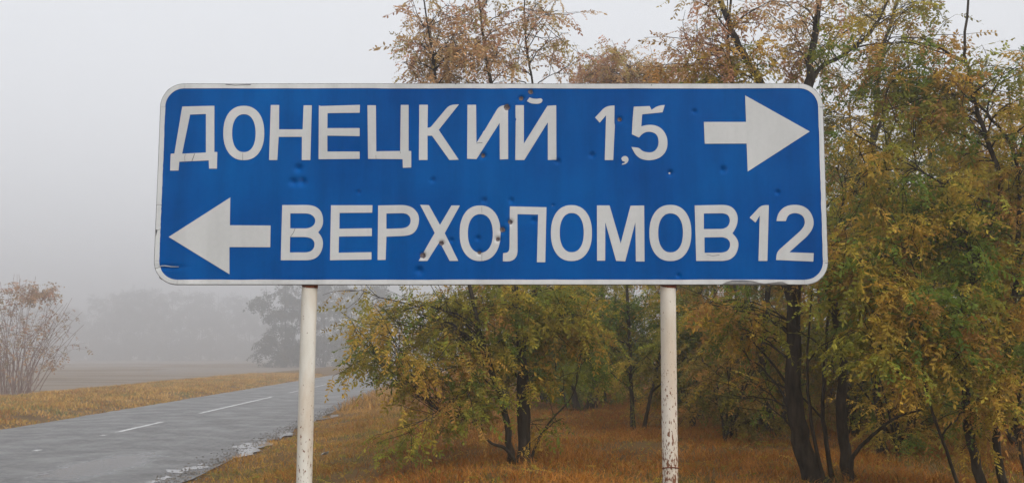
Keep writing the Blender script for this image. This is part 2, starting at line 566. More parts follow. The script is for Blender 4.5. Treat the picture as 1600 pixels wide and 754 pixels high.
# border strips, laid in pieces with open joints
def rr_path(inset, n_arc=14):
    """outline points and the arc/edge they belong to, clockwise from the top-left corner's left end"""
    x0, x1, z0, z1, r = X0 + inset, X1 - inset, Z0 + inset, Z1 - inset, CR - inset
    cs = {'tl': (x0 + r, z1 - r, 180), 'tr': (x1 - r, z1 - r, 90), 'br': (x1 - r, z0 + r, 0), 'bl': (x0 + r, z0 + r, -90)}
    arcs = {}
    for k, (cx, cz, a0) in cs.items():
        arcs[k] = [Vector((cx + r * math.cos(R(a0 - 90 * i / n_arc)), cz + r * math.sin(R(a0 - 90 * i / n_arc)))) for i in range(n_arc + 1)]
    return arcs
OA, IA = rr_path(0.0028), rr_path(BW)
JG = 0.0009
rs = random.Random(11)
for k in ('tl', 'tr', 'br', 'bl'):
    sheet('border_strip', [OA[k] + IA[k][::-1]], M['border'], 0.0016, 0.0012)

def strip(oa, ob, ia, ib, extra=None):
    n = 30; d = (ob - oa).normalized() * JG
    o_pts = [(oa + d).lerp(ob - d, i / n) for i in range(n + 1)]
    i_pts = [(ia + d).lerp(ib - d, i / n) + Vector((-d.y, d.x)).normalized() * rs.uniform(-0.0007, 0.0007) for i in range(n + 1)]
    if extra:
        a, b2 = extra[0], extra[-1]
        t = lambda p: (p - oa).dot(d)
        o_pts = [p for p in o_pts if t(p) < min(t(a), t(b2))] + sorted(extra, key=t) + [p for p in o_pts if t(p) > max(t(a), t(b2))]
    sheet('border_strip', [o_pts + i_pts[::-1]], M['border'], 0.0016, 0.0012)
strip(OA['tl'][-1], OA['tr'][0], IA['tl'][-1], IA['tr'][0])
strip(OA['tr'][-1], OA['br'][0], IA['tr'][-1], IA['br'][0])
zi = Z0 + BW
tear = [Vector((fc(px, 440)[0], zz)) for px, zz in ((1128, Z0 + .003), (1136, Z0 + .012), (1144, zi - .0022), (1163, zi - .002), (1177, zi - .005), (1186, Z0 + .008), (1194, Z0 + .0055),
        (1203, Z0 + .0075), (1214, Z0 + .011), (1223, Z0 + .0115), (1231, Z0 + .003))]
strip(OA['br'][-1], OA['bl'][0], IA['br'][-1], IA['bl'][0], tear)
lm = 0.36
strip(OA['bl'][-1], OA['bl'][-1].lerp(OA['tl'][0], lm), IA['bl'][-1], IA['bl'][-1].lerp(IA['tl'][0], lm))
strip(OA['bl'][-1].lerp(OA['tl'][0], lm), OA['tl'][0], IA['bl'][-1].lerp(IA['tl'][0], lm), IA['tl'][0])

L = lambda k, *loops: [smooth_loop(lay(k, lp)) for lp in loops]
LET = [
 ('letter', 'letter Д, first of the upper word', L(1, [(188,194),(360,190),(360,437),(376,437),(374,526),(332,526),(330,482),(172,489),(168,536),(123,536),(126,446),(146,445)], [(230,237),(315,234),(315,440),(187,446)])),
 ('letter', 'letter О of the upper word', [lay(1, oval(408,627,190,481)), lay(1, oval(455,581,235,438))]),
 ('letter', 'letter Н of the upper word', L(1, [(662,186),(707,186),(706,316),(833,316),(838,188),(882,188),(874,480),(828,480),(829,356),(704,356),(697,480),(653,480)])),
 ('letter', 'letter Е of the upper word', L(1, [(920,188),(930,192),(1140,186),(1138,228),(966,230),(965,310),(1138,310),(1138,353),(965,350),(965,435),(1138,435),(1138,474),(918,476)])),
 ('letter', 'letter Ц of the upper word', L(1, [(1180,188),(1225,188),(1227,434),(1355,432),(1358,186),(1400,186),(1400,432),(1414,432),(1414,520),(1369,522),(1368,476),(1183,474)])),
 ('letter', 'letter К of the upper word', L(2, [(52,185),(98,185),(96,308),(112,306),(213,185),(264,183),(156,319),(263,478),(213,480),(120,350),(96,350),(96,480),(50,480)])),
 ('letter', 'letter И of the upper word', L(2, [(310,185),(356,185),(358,388),(390,338),(394,328),(401,322),(480,190),(527,185),(528,475),(483,477),(482,282),(358,475),(308,473)])),
 ('letter', 'letter Й, last of the upper word', L(2, [(567,187),(612,187),(612,392),(738,190),(785,187),(786,478),(740,480),(740,278),(614,480),(566,480),(568,270),(572,262),(567,254)])),
 ('letter_breve', None, L(2, [(642,145),(660,152),(685,153),(703,149),(712,158),(708,172),(690,180),(650,178),(628,165)])),
 ('digit', 'digit 1 of the distance 1,5', L(2, [(993,252),(1050,192),(1097,188),(1096,280),(1099,292),(1090,480),(1045,480),(1052,240),(1018,280)])),
 ('comma', None, L(2, [(1133,472),(1140,461),(1156,456),(1170,466),(1173,484),(1160,500),(1136,505),(1139,498),(1151,496),(1152,488),(1140,486)])),
 ('digit', 'digit 5 of the distance 1,5', L(2, [(1200,195),(1285,192),(1295,212),(1328,190),(1366,186),(1354,225),(1245,236),(1240,300),(1270,292),(1310,292),(1350,310),(1376,350),(1382,390),(1375,430),(1350,462),(1310,480),(1260,482),(1215,462),(1187,410),(1230,415),(1245,432),(1275,440),(1305,438),(1328,415),(1335,380),(1325,345),(1300,330),(1270,328),(1245,340),(1228,360),(1190,342),(1195,250)])),
 ('arrow', 'white arrow pointing right', L(3, [(208,338),(484,338),(478,165),(900,401),(495,662),(488,479),(214,481)])),
 ('arrow', 'white arrow pointing left', L(4, [(146,346),(562,80),(559,267),(834,269),(832,415),(556,414),(556,597)])),
 ('letter', 'letter В, first of the lower word', L(4, [(913,131),(1100,130),(1150,145),(1180,180),(1190,230),(1185,275),(1155,315),(1180,345),(1190,390),(1180,440),(1150,485),(1100,503),(903,503)], [(967,187),(1090,187),(1125,205),(1140,237),(1125,270),(1090,288),(967,288)], [(966,346),(1080,346),(1120,360),(1135,395),(1120,435),(1085,450),(964,450)])),
 ('letter', 'first letter Е of the lower word', L(4, [(1242,132),(1522,132),(1520,182),(1300,184),(1298,290),(1518,287),(1518,340),(1296,343),(1293,452),(1515,448),(1515,498),(1235,503)])),
 ('letter', 'letter Р of the lower word', L(5, [(46,130),(225,127),(280,145),(312,190),(316,230),(305,280),(275,318),(225,330),(100,335),(95,487),(42,488)], [(100,183),(215,180),(248,192),(264,228),(250,265),(215,280),(100,283)])),
 ('letter', 'letter Х of the lower word', L(5, [(322,126),(380,128),(453,258),(528,130),(584,130),(484,312),(573,494),(516,494),(450,368),(370,494),(312,494),(418,310)])),
 ('letter', 'first letter О of the lower word', [lay(5, oval(582,851,130,495)), lay(5, oval(636,800,187,440))]),
 ('letter', 'letter Л of the lower word', L(5, [(912,136),(1153,142),(1145,503),(1090,503),(1098,190),(962,187),(963,440),(955,470),(930,492),(900,498),(866,496),(868,443),(895,440),(908,425),(910,400)])),
 ('letter', 'second letter О of the lower word', [lay(5, oval(1182,1452,128,495)), lay(5, oval(1240,1398,180,437))]),
 ('letter', 'letter М of the lower word', L(6, [(-31,130),(52,130),(125,380),(190,132),(280,130),(282,498),(225,497),(222,240),(155,497),(95,494),(24,240),(23,493),(-30,493)])),
 ('letter', 'third letter О of the lower word', [lay(6, oval(314,590,126,495)), lay(6, oval(372,535,182,438))]),
 ('letter', 'letter В, last of the lower word', L(6, [(612,130),(815,126),(860,140),(890,180),(897,225),(885,275),(860,313),(890,345),(903,385),(890,440),(860,478),(815,494),(622,494)], [(672,183),(805,181),(835,195),(846,230),(832,268),(800,284),(672,285)], [(676,340),(805,338),(838,355),(848,388),(835,425),(800,440),(677,441)])),
 ('digit', 'digit 1 of the distance 12', L(6, [(973,210),(1050,128),(1100,128),(1090,494),(1032,494),(1040,195),(1012,242)])),
 ('digit', 'digit 2 of the distance 12', L(6, [(1150,232),(1158,190),(1185,150),(1230,128),(1285,124),(1340,138),(1380,180),(1397,235),(1390,280),(1360,325),(1235,437),(1395,443),(1393,498),(1148,488),(1152,435),(1310,295),(1335,260),(1338,230),(1325,198),(1290,180),(1255,180),(1225,195),(1212,232)])),
]
for nm, lb, loops in LET:
    sheet(nm, loops, M['white'], 0.0018, 0.0013, label=lb)

# paint knocked off by the pellets, in the middle of the sharper dents
for i in (0, 1, 2, 3, 15, 16, 17, 18, 19, 20, 4):
    (dx, dz), s = DN[i]
    n = 14; rr = 0.0105 * s * rs.uniform(0.8, 1.15)
    sheet('paint_chip', [[Vector((dx + rr * rs.uniform(.75, 1.1) * math.cos(2 * math.pi * k / n), dz + 0.001 + rr * rs.uniform(.75, 1.1) * math.sin(2 * math.pi * k / n))) for k in range(n)]], M['chip'], 0.0024, 0.0006)

def crack(k, pts, w=0.0013):
    P = lay(k, pts)
    left, right = [], []
    for i, p in enumerate(P):
        t = (P[min(i + 1, len(P) - 1)] - P[max(i - 1, 0)]).normalized(); nn = Vector((-t.y, t.x)) * w * rs.uniform(.4, .7)
        left.append(p + nn); right.append(p - nn)
    sheet('film_crack', [left + right[::-1]], M['crack'], 0.0022, 0.0006)
crack(1, [(205, 447), (201, 465), (203, 486)], .001); crack(1, [(255, 445), (248, 465), (240, 486)], .0016); crack(1, [(512, 440), (512, 480)], .001)
crack(1, [(1355, 432), (1356, 445)], .001); crack(1, [(1225, 455), (1226, 474)], .001); crack(2, [(358, 391), (375, 387), (390, 388)], .0016)
crack(4, [(1000, 288), (990, 315), (968, 347)], .0013); crack(5, [(728, 140), (728, 178)], .001); crack(5, [(728, 450), (728, 492)], .001)
crack(6, [(690, 452), (730, 461), (775, 455)], .0015); crack(1, [(420, 76), (470, 80), (555, 77)], .0022); crack(3, [(968, 243), (992, 242)], .0016)
crack(6, [(1470, 507), (1488, 509)], .0014); crack(4, [(60, 295), (62, 340), (70, 300), (96, 293)], .001)
crack(2, [(246, 68), (247, 76)], .003); crack(2, [(1293, 78), (1297, 82)], .003); crack(2, [(527, 72), (560, 70)], .0014); crack(2, [(905, 70), (940, 68)], .0014)

# the curled edge of film at the lower left corner
P = lay(4, [(50, 553), (70, 552), (95, 541), (120, 540), (160, 546), (215, 547)])
V, F = [], []
for i, p in enumerate(P):
    hw = 0.0016 if i < 5 else 0.0008
    y = float(relief(p.x, p.y))
    V += [(p.x, y - 0.002, p.y - hw), (p.x, y - 0.006, p.y), (p.x, y - 0.002, p.y + hw)]
for i in range(len(P) - 1):
    for k in (0, 1): F.append((3 * i + k, 3 * i + k + 1, 3 * i + k + 4, 3 * i + k + 3))
link('curled_film_edge', np_mesh('curl', V, F, True), M['border'], sign)

def lathe_tube(path, rad, sides=20, cap=True):
    V, F = [], []
    for i, p in enumerate(path):
        r = rad[i] if hasattr(rad, '__len__') else rad
        for k in range(sides):
            a = 2 * math.pi * k / sides
            V.append((p[0] + r * math.cos(a), p[1] + r * math.sin(a), p[2]))
    for i in range(len(path) - 1):
        for k in range(sides):
            a, b2 = i * sides + k, i * sides + (k + 1) % sides
            F.append((a, b2, b2 + sides, a + sides))
    return np.array(V), np.array(F)

PY = 0.036       # pipe axis behind the plate
def post(px0, px1, mat, rusty):
    a, b2 = at(px0, 447, SY + PY), at(px1, 754, SY + PY)
    gz = ground_z(b2.x, SY) - 0.15
    d = (b2 - a) / (b2.z - a.z)
    path = []
    zt = Z1 - 0.05
    for i in range(41):
        z = zt + (gz - zt) * i / 40
        q = a + d * (z - a.z)
        path.append((q.x + 0.0015 * math.sin(z * 3), PY, z))
    V, F = lathe_tube(path, 0.0286)
    o = link('post', np_mesh('post', V, F, True), mat, sign)
    if rusty: o['label'] = 'post flecked with rust'
    # two clamps that hold the plate to the pipe, with their bolts
    for zz in (Z0 + 0.12, Z1 - 0.14):
        q = a + d * (zz - a.z)
        V, F = lathe_tube([(q.x, PY, zz - 0.02), (q.x, PY, zz + 0.02)], 0.0305)
        link('clamp', np_mesh('clamp', V, F, True), M['steel'], o)
    # rust and shadow in one painted band where the pipe disappears behind the plate
    q = a
    V, F = lathe_tube([(q.x, PY, Z0 + 0.03), (q.x, PY, Z0 + 0.004), (q.x, PY, Z0 - 0.006), (q.x, PY, Z0 - 0.010)], [0.0298, 0.0298, 0.0294, 0.0287])
    link('rust_band', np_mesh('rust_band', V, F, True), M['rust'], o)
    return o, a, d
pl, _, _ = post(484.3, 475.4, M['post_clean'], False)
pr, a, d = post(1044.2, 1047.8, M['post_rusty'], True)
# rusty wire twisted round the right pipe
wz = at(1047, 732, SY).z
q = a + d * (wz - a.z)
pts = []
for i in range(49):
    t = 2 * math.pi * 1.15 * i / 48 + 0.4
    pts.append(Vector((q.x + 0.0298 * math.cos(t), PY + 0.0298 * math.sin(t), wz + 0.004 * math.sin(t * 1.7) + 0.003 * (i / 48))))
pts += [pts[-1] + Vector((0.004, -0.004, 0.01)), pts[-1] + Vector((0.007, -0.009, 0.016))]

# ------------------------------------------------------------------ tubes, trees
def tube(points, radii, sides):
    """numpy tube along points"""
    P = np.array([tuple(p) for p in points], dtype=float); n = len(P)
    T = np.gradient(P, axis=0); T /= np.maximum(np.linalg.norm(T, axis=1, keepdims=True), 1e-9)
    ref = np.where(np.abs(T[:, 2:3]) > 0.9, np.array([[1.0, 0, 0]]), np.array([[0, 0, 1.0]]))
    if abs(T[:, 2]).max() > 0.85: ref = np.tile(np.array([[1.0, 0.13, 0]]), (n, 1))
    U = np.cross(T, ref); U /= np.maximum(np.linalg.norm(U, axis=1, keepdims=True), 1e-9)
    W = np.cross(T, U)
    a = np.arange(sides) * 2 * math.pi / sides
    ring = U[:, None, :] * np.cos(a)[None, :, None] + W[:, None, :] * np.sin(a)[None, :, None]
    V = P[:, None, :] + ring * np.asarray(radii)[:, None, None]
    i, k = np.meshgrid(np.arange(n - 1), np.arange(sides), indexing='ij')
    A = i * sides + k; B = i * sides + (k + 1) % sides
    F = np.stack([A, B, B + sides, A + sides], -1).reshape(-1, 4)
    return V.reshape(-1, 3), F

def join(parts):
    Vs, Fs, o = [], [], 0
    for V, F in parts:
        Vs.append(V); Fs.append(F + o); o += len(V)
    return np.concatenate(Vs), np.concatenate(Fs)

V, F = tube(pts, [0.0022] * len(pts), 6)
link('wire', np_mesh('wire', V, F, True), M['rust'], pr)

# ---- compound (pinnate) leaves
def frond_template(rg, pairs, drop, droop, ll=0.23, lw=0.050):
    quads = []
    def leaflet(s, side, terminal=False):
        o = np.array([s, 0, -droop * s * s])
        an = R(rg.uniform(48, 72)) * side if not terminal else R(rg.uniform(-12, 12))
        dn = rg.uniform(-0.75, 0.1)
        l = ll * rg.uniform(.75, 1.15) * (1 - 0.25 * abs(s - .5)); w = lw * rg.uniform(.8, 1.15)
        dx = np.array([math.cos(an), math.sin(an), dn]); dx /= np.linalg.norm(dx)
        up = np.array([rg.uniform(-.5, .5), rg.uniform(-.5, .5), 1.0]); sd = np.cross(up, dx); sd /= np.linalg.norm(sd)
        quads.append([o, o + dx * l * .5 + sd * w, o + dx * l, o + dx * l * .5 - sd * w])
    for k in range(pairs):
        s = 0.2 + 0.75 * k / (pairs - 1)
        for side in (-1, 1):
            if rg.random() > drop: leaflet(s, side)
    if rg.random() > drop: leaflet(1.0, 1, True)
    # the stalk
    w = 0.012
    for s0, s1 in ((0, .5), (.5, 1.0)):
        quads.append([np.array([s0, -w, -droop * s0 * s0]), np.array([s1, -w * .6, -droop * s1 * s1]), np.array([s1, w * .6, -droop * s1 * s1]), np.array([s0, w, -droop * s0 * s0])])
    return np.array(quads).reshape(-1, 3)
_rg = random.Random(5)
TPL = [frond_template(_rg, _rg.choice((5, 6, 7, 8)), _rg.uniform(.05, .4), _rg.uniform(.1, .55)) for _ in range(10)]
TPL_FAR = [frond_template(_rg, 3, .2, .3, .42, .12) for _ in range(5)]

def fronds(O, D, S, C, rg, tpl):
    """leaf quads for origins O, directions D, sizes S, colours C"""
    n = len(O)
    O, D, S, C = map(np.array, (O, D, S, C))
    D = D / np.maximum(np.linalg.norm(D, axis=1, keepdims=True), 1e-9)
    up = np.array([0, 0, 1.0]) + rg.normal(0, .45, (n, 3))
    Yv = np.cross(up, D); Yv /= np.maximum(np.linalg.norm(Yv, axis=1, keepdims=True), 1e-9)
    Zv = np.cross(D, Yv)
    which = rg.integers(0, len(tpl), n)
    Vs, Cs = [], []
    for k, T in enumerate(tpl):
        m_ = which == k
        if not m_.any(): continue
        fr = np.stack([D[m_], Yv[m_], Zv[m_]], 1)
        v = O[m_][:, None, :] + S[m_][:, None, None] * np.einsum('tk,nkc->ntc', T, fr)
        q = len(T) // 4
        cc = np.repeat(C[m_][:, None, :], q, 1) * rg.uniform(.78, 1.2, (m_.sum(), q, 1))
        Vs.append(v.reshape(-1, 3)); Cs.append(np.repeat(cc, 4, 1).reshape(-1, 3))
    V = np.concatenate(Vs); Cc = np.concatenate(Cs)
    return V, np.arange(len(V)).reshape(-1, 4), Cc

PAL = {
 'ochre':  [((.52, .33, .055), 4), ((.42, .31, .045), 4), ((.27, .26, .035), 4), ((.40, .22, .055), 2), ((.15, .21, .03), 3)],
 'olive':  [((.34, .28, .035), 4), ((.48, .31, .05), 3), ((.23, .23, .03), 3), ((.42, .23, .055), 1), ((.14, .19, .025), 2)],
 'green':  [((.22, .24, .03), 4), ((.35, .29, .035), 3), ((.13, .19, .028), 4), ((.46, .33, .045), 2)],
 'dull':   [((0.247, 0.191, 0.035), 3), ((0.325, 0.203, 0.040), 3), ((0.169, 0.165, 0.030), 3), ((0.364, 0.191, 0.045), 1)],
 'grey':   [((.06, .065, .04), 3), ((.09, .08, .045), 2), ((.05, .055, .035), 3)],
 'tan':    [((.54, .34, .16), 4), ((.46, .26, .15), 3), ((.44, .32, .11), 3), ((.32, .26, .08), 1)],  # upper-crown tan, raised to paint in the glow of bright sky behind
 'russet': [((.46, .28, .15), 3), ((.38, .23, .14), 3), ((.33, .23, .12), 2)],  # shrub leaves, paled in colour for distance haze like their bark
}

def spline(pts, n):
    pts = [Vector(p) for p in pts]
    out = []
    m_ = len(pts) - 1
    for i in range(n + 1):
        t = i / n * m_; k = min(int(t), m_ - 1); f = t - k
        p0, p1, p2, p3 = pts[max(k - 1, 0)], pts[k], pts[k + 1], pts[min(k + 2, m_)]
        out.append(0.5 * ((2 * p1) + (p2 - p0) * f + (2 * p0 - 5 * p1 + 4 * p2 - p3) * f * f + (3 * p1 - p0 - 3 * p2 + p3) * f ** 3))
    return out

def tree(name, label, base, stems, masses, seed, pal='olive', twigs=8, twig_len=.6, per_twig=7, leaf=.24, bark='bark', tpl=None, cat='tree', group=None, droop=.35, limb_r=1.0):
    """stems: (points, r0, r1); masses: (centre, radii, limbs, leafiness) in world space"""
    tpl = tpl or TPL
    rp = random.Random(seed); rg = np.random.default_rng(seed)
    root = tag(empty(name, base), label, cat, group)
    B = Vector(base)
    nodes = []
    for pts, r0, r1 in stems:
        n = max(8, len(pts) * 5)
        sp = spline(pts, n)
        rad = []
        for i, p in enumerate(sp):
            f = i / n
            rad.append(r0 + (r1 - r0) * f ** 0.8)
            sp[i] = p + Vector((rp.gauss(0, 1), rp.gauss(0, 1), 0)) * min(.007, r0 * .12) * (1 if i else 0)
        if sp[0].z < B.z + .3:
            rad[0] *= 1.5; rad[1] *= 1.15
        V, F = tube([p - B for p in sp], rad, 9 if r0 > .03 else 5)
        link('trunk', np_mesh('trunk', V, F, True), M[bark], root)
        for i in range(n + 1):
            nodes.append((sp[i], rad[i], i / n, (sp[min(i + 1, n)] - sp[max(i - 1, 0)]).normalized()))
    cols, wts = [c for c, _ in PAL[pal]], [w for _, w in PAL[pal]]
    O, D, S, C = [], [], [], []
    for cen, radii, nlimb, leafy, *mp_ in masses:
        if mp_: cols, wts = [c for c, _ in PAL[mp_[0]]], [w for _, w in PAL[mp_[0]]]
        else: cols, wts = [c for c, _ in PAL[pal]], [w for _, w in PAL[pal]]
        cen = Vector(cen)
        for _ in range(nlimb):
            v = Vector((rp.gauss(0, 1), rp.gauss(0, 1), rp.gauss(0, 1))).normalized() * (rp.random() ** .42)
            t = cen + Vector((v.x * radii[0], v.y * radii[1], v.z * radii[2]))
            best, bc = None, 1e9
            for nd in nodes:
                p = nd[0]
                if nd[2] < .1: continue
                dh = math.hypot(p.x - t.x, p.y - t.y)
                c = (p - t).length + 1.6 * max(0, p.z - t.z + .35 * dh) + rp.uniform(0, .5)
                if c < bc: best, bc = nd, c
            p0, r_s, _, tg = best
            ln = (t - p0).length
            out = (t - p0).normalized()
            c1 = p0 + (tg * .35 + out * .65).normalized() * ln * .4
            c2 = t + Vector((0, 0, rp.uniform(.02, .22) * ln)) - out * ln * .35
            k = 9; path = []
            for i in range(k + 1):
                f = i / k
                q = p0 * (1 - f) ** 3 + c1 * 3 * f * (1 - f) ** 2 + c2 * 3 * f * f * (1 - f) + t * f ** 3
                if 0 < i: q = q + Vector((rp.gauss(0, 1), rp.gauss(0, 1), rp.gauss(0, 1))) * .018 * ln * .6
                path.append(q)
            r0 = min(r_s * .7, (.006 + .0075 * ln) * limb_r)
            parts = [tube([p - B for p in path], [r0 + (.003 - r0) * (i / k) ** .8 for i in range(k + 1)], 5)]
            nt_ = max(2, int(.78 * twigs * min(1.6, .45 + .4 * ln)))
            limb_col = rp.choices(cols, wts)[0]
            for j in range(nt_):
                f = rp.uniform(.3, 1.0) ** .8
                i = min(k - 1, int(f * k)); q = path[i].lerp(path[i + 1], f * k - i)
                tl = twig_len * rp.uniform(.45, 1.25)
                dr = ((path[i + 1] - path[i]).normalized() * .6 + Vector((rp.gauss(0, .6), rp.gauss(0, .6), rp.gauss(.1, .5)))).normalized()
                tw = [q]
                for s in range(1, 5):
                    dr = (dr + Vector((rp.gauss(0, .16), rp.gauss(0, .16), rp.gauss(-.06, .14)))).normalized()
                    tw.append(tw[-1] + dr * tl / 4)
                parts.append(tube([p - B for p in tw], [.0052, .0045, .0038, .003, .002], 3))
                tc_ = limb_col if rp.random() < .82 else rp.choices(cols, wts)[0]
                nf = 1.55 * per_twig * leafy * rp.uniform(.4, 1.5)
                nf = int(nf) + (rp.random() < nf % 1)
                for _f in range(nf):
                    g_ = rp.uniform(.1, 1.0) * 3.999; i2 = int(g_); q2 = tw[i2].lerp(tw[i2 + 1], g_ - i2)
                    dd = (tw[i2 + 1] - tw[i2]).normalized() * .5 + Vector((rp.gauss(0, .6), rp.gauss(0, .6), rp.gauss(-droop, .35)))
                    O.append(q2 - B); D.append(dd); S.append(leaf * rp.uniform(.5, 1.55))
                    jt = rp.uniform(.75, 1.3); C.append([c * jt * rp.uniform(.92, 1.08) for c in tc_])
            V, F = join(parts)
            link('limb', np_mesh('limb', V, F), M[bark], root)
    if O:
        V, F, Cc = fronds(O, D, S, C, rg, tpl)
        tag(link('crown', np_mesh('crown', V, F, False, Cc), M['leaf'], root), kind='stuff')
    return root

def gz_at(p): return ground_z(p.x, p.y)
def G(px, Y):
    """foot of a stem: column px, depth Y, on the ground"""
    x = (px - 800) / FOCAL * Y * 1.01
    return Vector((x, Y, ground_z(x, Y) - .03))

# --- tree behind the middle of the sign
YA = 12.8
b0 = G(818, YA)
def A(px, py, dy=0): return at(px, py, YA + dy)
tree('locust_tree', 'ochre-leaved locust tree with clustered stems behind the middle of the sign', b0, [
    ([b0, A(820, 640), A(815, 560, .1), A(806, 470, .1), A(795, 330), A(772, 160), A(756, 60), A(742, -60)], .085, .008),
    ([G(800, YA - .1), A(790, 650, -.2), A(772, 590, -.3), A(748, 510, -.3), A(720, 380, -.4), A(690, 200, -.4), A(672, 60, -.5), A(655, -40, -.5)], .048, .007),
    ([G(815, YA + .2), A(812, 600, .3), A(825, 500, .4), A(850, 380, .5), A(838, 180, .6), A(822, 60, .6), A(818, -50, .6)], .045, .006),
    ([G(826, YA), A(840, 690), A(862, 655), A(890, 625), A(900, 600)], .022, .005),
    ([G(812, YA - .2), A(790, 700, -.3), A(765, 690, -.4), A(735, 655, -.5), A(690, 645, -.6)], .03, .006),
  ], [
    (A(650, 510, -.3), (.95, .9, .5), 20, .55),
    (A(580, 505, -.2), (.6, .7, .5), 10, .4),
    (A(720, 590, -.5), (.75, .8, .55), 18, .8),
    (A(660, 655, -.6), (.75, .6, .28), 9, .7),
    (A(810, 530, .2), (.9, 1.0, .6), 22, 1.1),
    (A(745, 470, .2), (.7, .8, .3), 14, 1.1),
    (A(850, 470, .2), (.6, .8, .3), 12, 1.1, 'green'),
    (A(880, 520, .4), (.45, .7, .45), 9, 1.0),
    (A(860, 640, 0), (.4, .4, .3), 4, .5),
    (A(760, 290, 0), (1.1, 1.1, 1.2), 14, .55),
    (A(715, 85, -.3), (.8, .9, .6), 19, .68, 'tan'), (A(850, 70, .4), (.5, .6, .5), 8, .4, 'tan'),
    (A(660, 85, -.3), (.42, .6, .55), 11, .7, 'tan'),
    (A(800, 60, .2), (.75, .8, .8), 13, .42, 'tan'),
    (A(720, -60, 0), (.9, .9, .5), 9, .6, 'tan'),
  ], 21, 'olive', twigs=8, twig_len=.55, per_twig=8, leaf=.22)

# --- slim tree further back, its top just over the sign's edge
YB = 18.0
b0 = G(985, YB)
def Bp(px, py, dy=0): return at(px, py, YB + dy)
tree('locust_tree', 'olive locust tree whose rounded top shows just above the sign, right of middle', b0, [
    ([b0, Bp(985, 560), Bp(980, 400), Bp(990, 220), Bp(985, 95)], .045, .008),
    ([G(1000, YB), Bp(1030, 560), Bp(1060, 420), Bp(1050, 250)], .035, .008),
  ], [
    (Bp(985, 110), (.85, .8, .28), 22, .75, 'tan'), (Bp(1060, 122), (.5, .6, .2), 9, .7, 'tan'), (Bp(925, 115), (.35, .5, .25), 7, .6, 'tan'),
    (Bp(1000, 260), (1.2, 1.2, 1.1), 12, .5),
    (Bp(990, 480), (1.1, 1.0, .8), 22, 1.2),
    (Bp(960, 560), (.8, .8, .45), 12, 1.2),
    (Bp(1110, 520), (.9, .9, .7), 14, 1.2),
  ], 33, 'green', twigs=8, twig_len=.6, per_twig=8, leaf=.25)

# --- thick dark trunk right of the rusty post
YC = 10.6
b0 = G(1262, YC)
def Cp(px, py, dy=0): return at(px, py, YC + dy)
tree('locust_tree', 'tall locust tree with the thick dark trunk right of the rusty post', b0, [
    ([b0, Cp(1252, 690), Cp(1240, 600), Cp(1241, 480), Cp(1248, 320), Cp(1262, 160), Cp(1272, 60), Cp(1290, -80)], .115, .024),
    ([G(1312, YC + .2), Cp(1314, 650, .2), Cp(1316, 540, .2), Cp(1280, 400, .1), Cp(1215, 180, 0), Cp(1165, 90, 0), Cp(1132, 20, 0), Cp(1105, -70, 0)], .062, .026),
    ([Cp(1241, 480), Cp(1215, 420, .2), Cp(1180, 300, .3), Cp(1145, 130, .3), Cp(1138, 60, .3), Cp(1150, -60, .3)], .045, .010),
    ([Cp(1248, 320), Cp(1268, 130), Cp(1320, 85), Cp(1365, 45), Cp(1400, -30)], .034, .010),
    ([G(1318, YC - .2), Cp(1332, 715, -.2), Cp(1366, 677, -.3), Cp(1406, 649, -.3), Cp(1440, 640, -.3)], .03, .008),
    ([G(1288, YC + .1), Cp(1286, 650, .1), Cp(1290, 560, .1), Cp(1300, 440, .1), Cp(1318, 300, .1)], .03, .008),
    ([G(1276, YC - .1), Cp(1268, 660, -.2), Cp(1262, 560, -.2), Cp(1272, 430, -.2)], .026, .008),
  ], [
    (Cp(1120, 50), (.62, .8, .55), 16, .8, 'tan'),
    (Cp(1150, 110), (.75, .8, .25), 12, 1.1),
    (Cp(1250, 20), (.7, .8, .5), 13, .7, 'tan'),
    (Cp(1290, 70), (.4, .5, .4), 6, .5),
    (Cp(1400, 20), (.5, .7, .45), 8, .6),
    (Cp(1200, 300), (1.1, 1.1, .9), 12, .5),
    (Cp(1150, 510, .5), (.5, .8, .35), 9, .9),
    (Cp(1110, 480, .5), (.4, .6, .25), 5, .8),
    (Cp(1180, 610, .3), (.35, .5, .3), 4, .4),
    (Cp(1320, 440, -.2), (.35, .6, .8), 12, .9),
    (Cp(1340, 300, .2), (.4, .6, .7), 9, .9),
  ], 47, 'ochre', twigs=7, twig_len=.5, per_twig=7, leaf=.2)

